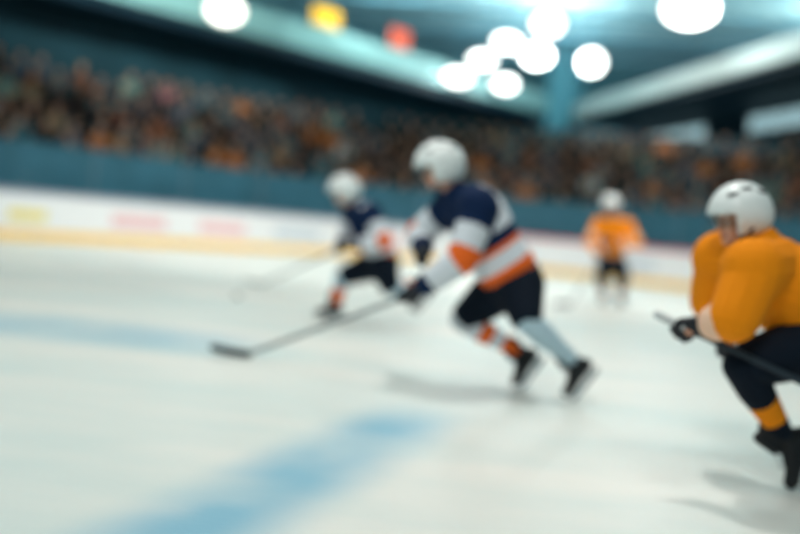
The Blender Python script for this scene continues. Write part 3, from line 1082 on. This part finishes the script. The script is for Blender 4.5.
def stick(butt, heel, toe_dir, label, shaftm, tapem, w_=0.015):
    """shaft, curved taped blade and butt-end knob"""
    B, Hh = V(butt), V(heel)
    t = empty('hockey_stick', Hh)
    tag(t, label, 'hockey stick')
    d = (Hh - B).normalized()
    _, x, y = frame_from(d)
    bm = bmesh.new()
    obox(bm, (B + Hh) / 2, d, x, y, (Hh - B).length / 2, w_ * 0.7, w_, 0.004)
    from_bm('shaft', bm, shaftm, t)
    td = V(toe_dir).normalized()
    upv = (-d - td * (-d).dot(td)).normalized()
    nrm = td.cross(upv).normalized()
    bm = bmesh.new()
    rows = []
    for k in range(13):
        u = k / 12
        c = Hh + td * (0.31 * u - 0.02) + nrm * (0.035 * u * u) + upv * 0.0
        hh = 0.034 + 0.006 * math.sin(u * 3)
        if u > 0.85:
            hh *= 1 - 0.7 * ((u - 0.85) / 0.15) ** 2
        th = 0.008
        rows.append([bm.verts.new(c + upv * sy * hh + nrm * sx * th + upv * 0.0) for sx, sy in ((-1, -1), (1, -1), (1, 1), (-1, 1))])
    for a, b in zip(rows[:-1], rows[1:]):
        for i in range(4):
            j = (i + 1) % 4
            bm.faces.new((a[i], a[j], b[j], b[i]))
    bm.faces.new(rows[0]); bm.faces.new(rows[-1][::-1])
    from_bm('blade', bm, tapem, t)
    bm = bmesh.new()
    capsule(bm, B - d * 0.01, B + d * 0.12, w_ * 1.35, w_ * 1.25, 8)
    from_bm('grip_tape', bm, LACE, t)
    return t

def pj(**k):
    return {a: (at(*v) if isinstance(v, tuple) else v) for a, v in k.items()}

def screen_dir(px, py, Y, dx, dy, dY=0.0):
    return (at(px + dx, py + dy, Y + dY) - at(px, py, Y)).normalized()

# ---- the leading skater of the picture, navy and white, striding past
J = pj(head=(439, 171, 6.16), nec=(458, 195, 6.18), che=(477, 217, 6.18), pel=(509, 274, 6.2),
       shL=(480, 207, 5.97), elL=(462, 259, 5.87), haL=(411, 295, 5.92),
       shR=(452, 207, 6.36), elR=(420, 234, 6.50), haR=(424, 256, 6.22),
       hiL=(519, 287, 6.11), knL=(527, 321, 5.92), anL=(575, 356, 6.08),
       hiR=(502, 287, 6.30), knR=(462, 320, 6.32), anR=(521, 352, 6.34))
J['face'] = V((-0.92, -0.22, -0.16)); J['fwd'] = V((-1, 0, 0)); J['hs'] = 1.14
J['up'] = V((-0.12, 0, 1)); J['bulk'] = 1.18; J['hem'] = 0.05; J['pb'] = 1.2
J['ftL'] = screen_dir(575, 356, 6.08, -22, 27, -0.03); J['soL'] = screen_dir(575, 356, 6.08, 27, 22)
J['ftR'] = screen_dir(521, 352, 6.34, -20, 27, -0.03); J['soR'] = screen_dir(521, 352, 6.34, 27, 20)
J['anL'] = lowest_to_ice(J['anL'], J['ftL'], J['soL'])
J['anR'] = lowest_to_ice(J['anR'], J['ftR'], J['soR'])
heel = onice(248, 354, 0.045)
sd = (heel - J['haL']).normalized()
J['axL'] = -sd; J['axR'] = V((0.2, 0, 1))
player(J, NAVYT, 'skater in white helmet and navy jersey with white and orange sleeves, striding with outstretched stick', 0.009)
stick(J['haL'] - sd * 0.20, heel, screen_dir(248, 354, heel.y, -30, -8, 0.0) * V((1, 1, 0)) + V((0, 0, 0.0)), 'long grey stick with dark taped blade, held out by the big navy skater', SHAFT, TAPE)

# ---- the smaller navy skater beyond
Y2 = 9.4
J = pj(head=(344, 194, 9.36), nec=(354, 207, 9.4), che=(363, 219, 9.4), pel=(379, 258, 9.4),
       shL=(372, 214, 9.20), elL=(383, 241, 9.08), haL=(360, 251, 9.14),
       shR=(353, 214, 9.60), elR=(346, 234, 9.66), haR=(340, 249, 9.36),
       hiL=(383, 266, 9.31), knL=(391, 288, 9.24), anL=(417, 288, 9.40),
       hiR=(374, 266, 9.50), knR=(342, 277, 9.48), anR=(336, 307, 9.52))
J['face'] = V((-0.9, -0.30, -0.2)); J['fwd'] = V((-1, 0, 0)); J['hs'] = 1.12
J['ftL'] = screen_dir(408, 306, 9.4, -14, 17, -0.03); J['soL'] = screen_dir(408, 306, 9.4, 17, 14)
J['ftR'] = V((-0.97, -0.1, -0.05)); J['soR'] = V((0, 0, -1))
J['anR'] = lowest_to_ice(J['anR'], J['ftR'], J['soR'])
heel = onice(262, 284, 0.045)
sd = (heel - J['haR']).normalized()
J['haL'] = J['haR'] - sd * 0.24
J['axL'] = -sd; J['axR'] = -sd
player(J, NAVYT2, 'smaller skater in white helmet and navy jersey with orange socks, beyond the big navy skater', 0.011)
stick(J['haL'] - sd * 0.22, heel, V((-1, 0.1, 0)), 'thin grey stick reaching out from the smaller navy skater', SHAFT, TAPEG)

# ---- the distant amber skater facing this way
J = pj(head=(611, 206, 15.55), nec=(613, 219, 15.75), che=(614, 230, 15.8), pel=(613, 258, 15.95),
       shL=(628, 226, 15.7), elL=(638, 243, 15.6), haL=(622, 254, 15.35),
       shR=(599, 224, 15.7), elR=(590, 241, 15.6), haR=(600, 257, 15.35),
       hiL=(618, 263, 15.9), knL=(624, 281, 15.65), anL=(620, 300, 15.9),
       hiR=(607, 263, 15.9), knR=(601, 281, 15.6), anR=(604, 300, 15.85))
J['face'] = V((-0.25, -0.95, -0.15)); J['fwd'] = V((-0.2, -1, 0)); J['hs'] = 1.1
for q in 'LR':
    J['ft' + q] = V((-0.25 + (0.4 if q == 'L' else -0.2), -0.95, 0)); J['so' + q] = V((0, 0, -1))
    J['an' + q] = lowest_to_ice(J['an' + q], J['ft' + q], J['so' + q])
heel = onice(570, 304, 0.045)
sd = (heel - J['haR']).normalized()
J['haL'] = J['haR'] - sd * 0.42
J['axL'] = -sd; J['axR'] = -sd
player(J, AMBT, 'distant skater in amber jersey and dark pants near the curved boards', 0.013)
stick(J['haL'] - sd * 0.15, heel, V((-0.9, -0.4, 0)), 'grey stick held low by the distant amber skater', SHAFT, TAPEG)

# ---- the near amber skater, bent low, leaving the frame
J = pj(head=(739, 221, 4.28), nec=(758, 246, 4.30), che=(784, 286, 4.31), pel=(852, 312, 4.32),
       shL=(754, 270, 4.06), elL=(734, 318, 3.98), haL=(690, 330, 4.10),
       shR=(722, 260, 4.54), elR=(712, 300, 4.62), haR=(728, 345, 4.46),
       hiL=(832, 340, 4.20), knL=(741, 366, 4.12), anL=(784, 450, 4.24),
       hiR=(850, 345, 4.44), knR=(868, 405, 4.36), anR=(925, 455, 4.60))
J['face'] = V((-0.95, -0.12, -0.12)); J['fwd'] = V((-1, 0, -0.2)); J['hs'] = 1.0; J['bulk'] = 1.26
J['ftL'] = screen_dir(769, 446, 4.24, -12, 38, -0.03); J['soL'] = screen_dir(769, 446, 4.24, 38, 12)
J['ftR'] = screen_dir(925, 455, 4.60, -26, 34, -0.03); J['soR'] = screen_dir(925, 455, 4.60, 34, 26)
J['anL'] = lowest_to_ice(J['anL'], J['ftL'], J['soL'])
J['anR'] = lowest_to_ice(J['anR'], J['ftR'], J['soR'])
butt = at(668, 318, 4.06)
sd = (J['haL'] - butt).normalized()
far = J['haL'] + V((0.98, -0.25, -0.36)).normalized() * 1.1
sd = (far - J['haL']).normalized()
J['axL'] = -sd; J['axR'] = V((-1, 0, 0.2))
player(J, dict(AMBT, upper=lambda t: np.zeros(len(t), int), torso=lambda t, b, s: sel((t < 0.14, 1), ((t > 0.40) & (t < 0.72) & (b > 0.03) & (np.abs(s) < 0.24), 1)), fore=lambda t: sel((t > 0.86, 1))), 'near skater in amber jersey and dark pants, bent low, cut off by the picture edge', 0.009)
stick(J['haL'] - sd * 0.15, far, V((0.6, -0.5, 0.2)), 'dark stick carried across the hip of the near amber skater', SHAFTD, TAPE)

# ---- the puck
c = onice(237, 297)
bm = bmesh.new()
bmesh.ops.create_cone(bm, cap_ends=True, segments=40, radius1=0.045, radius2=0.045, depth=0.028, matrix=Matrix.Translation((c.x, c.y, 0.0142)))
bmesh.ops.bevel(bm, geom=[e for e in bm.edges if abs(e.verts[0].co.z - e.verts[1].co.z) < 1e-5], offset=0.003, segments=2, affect='EDGES')
tag(from_bm('puck', bm, RUBBER), 'small dark puck on the ice ahead of the smaller skater\'s stick', 'puck')
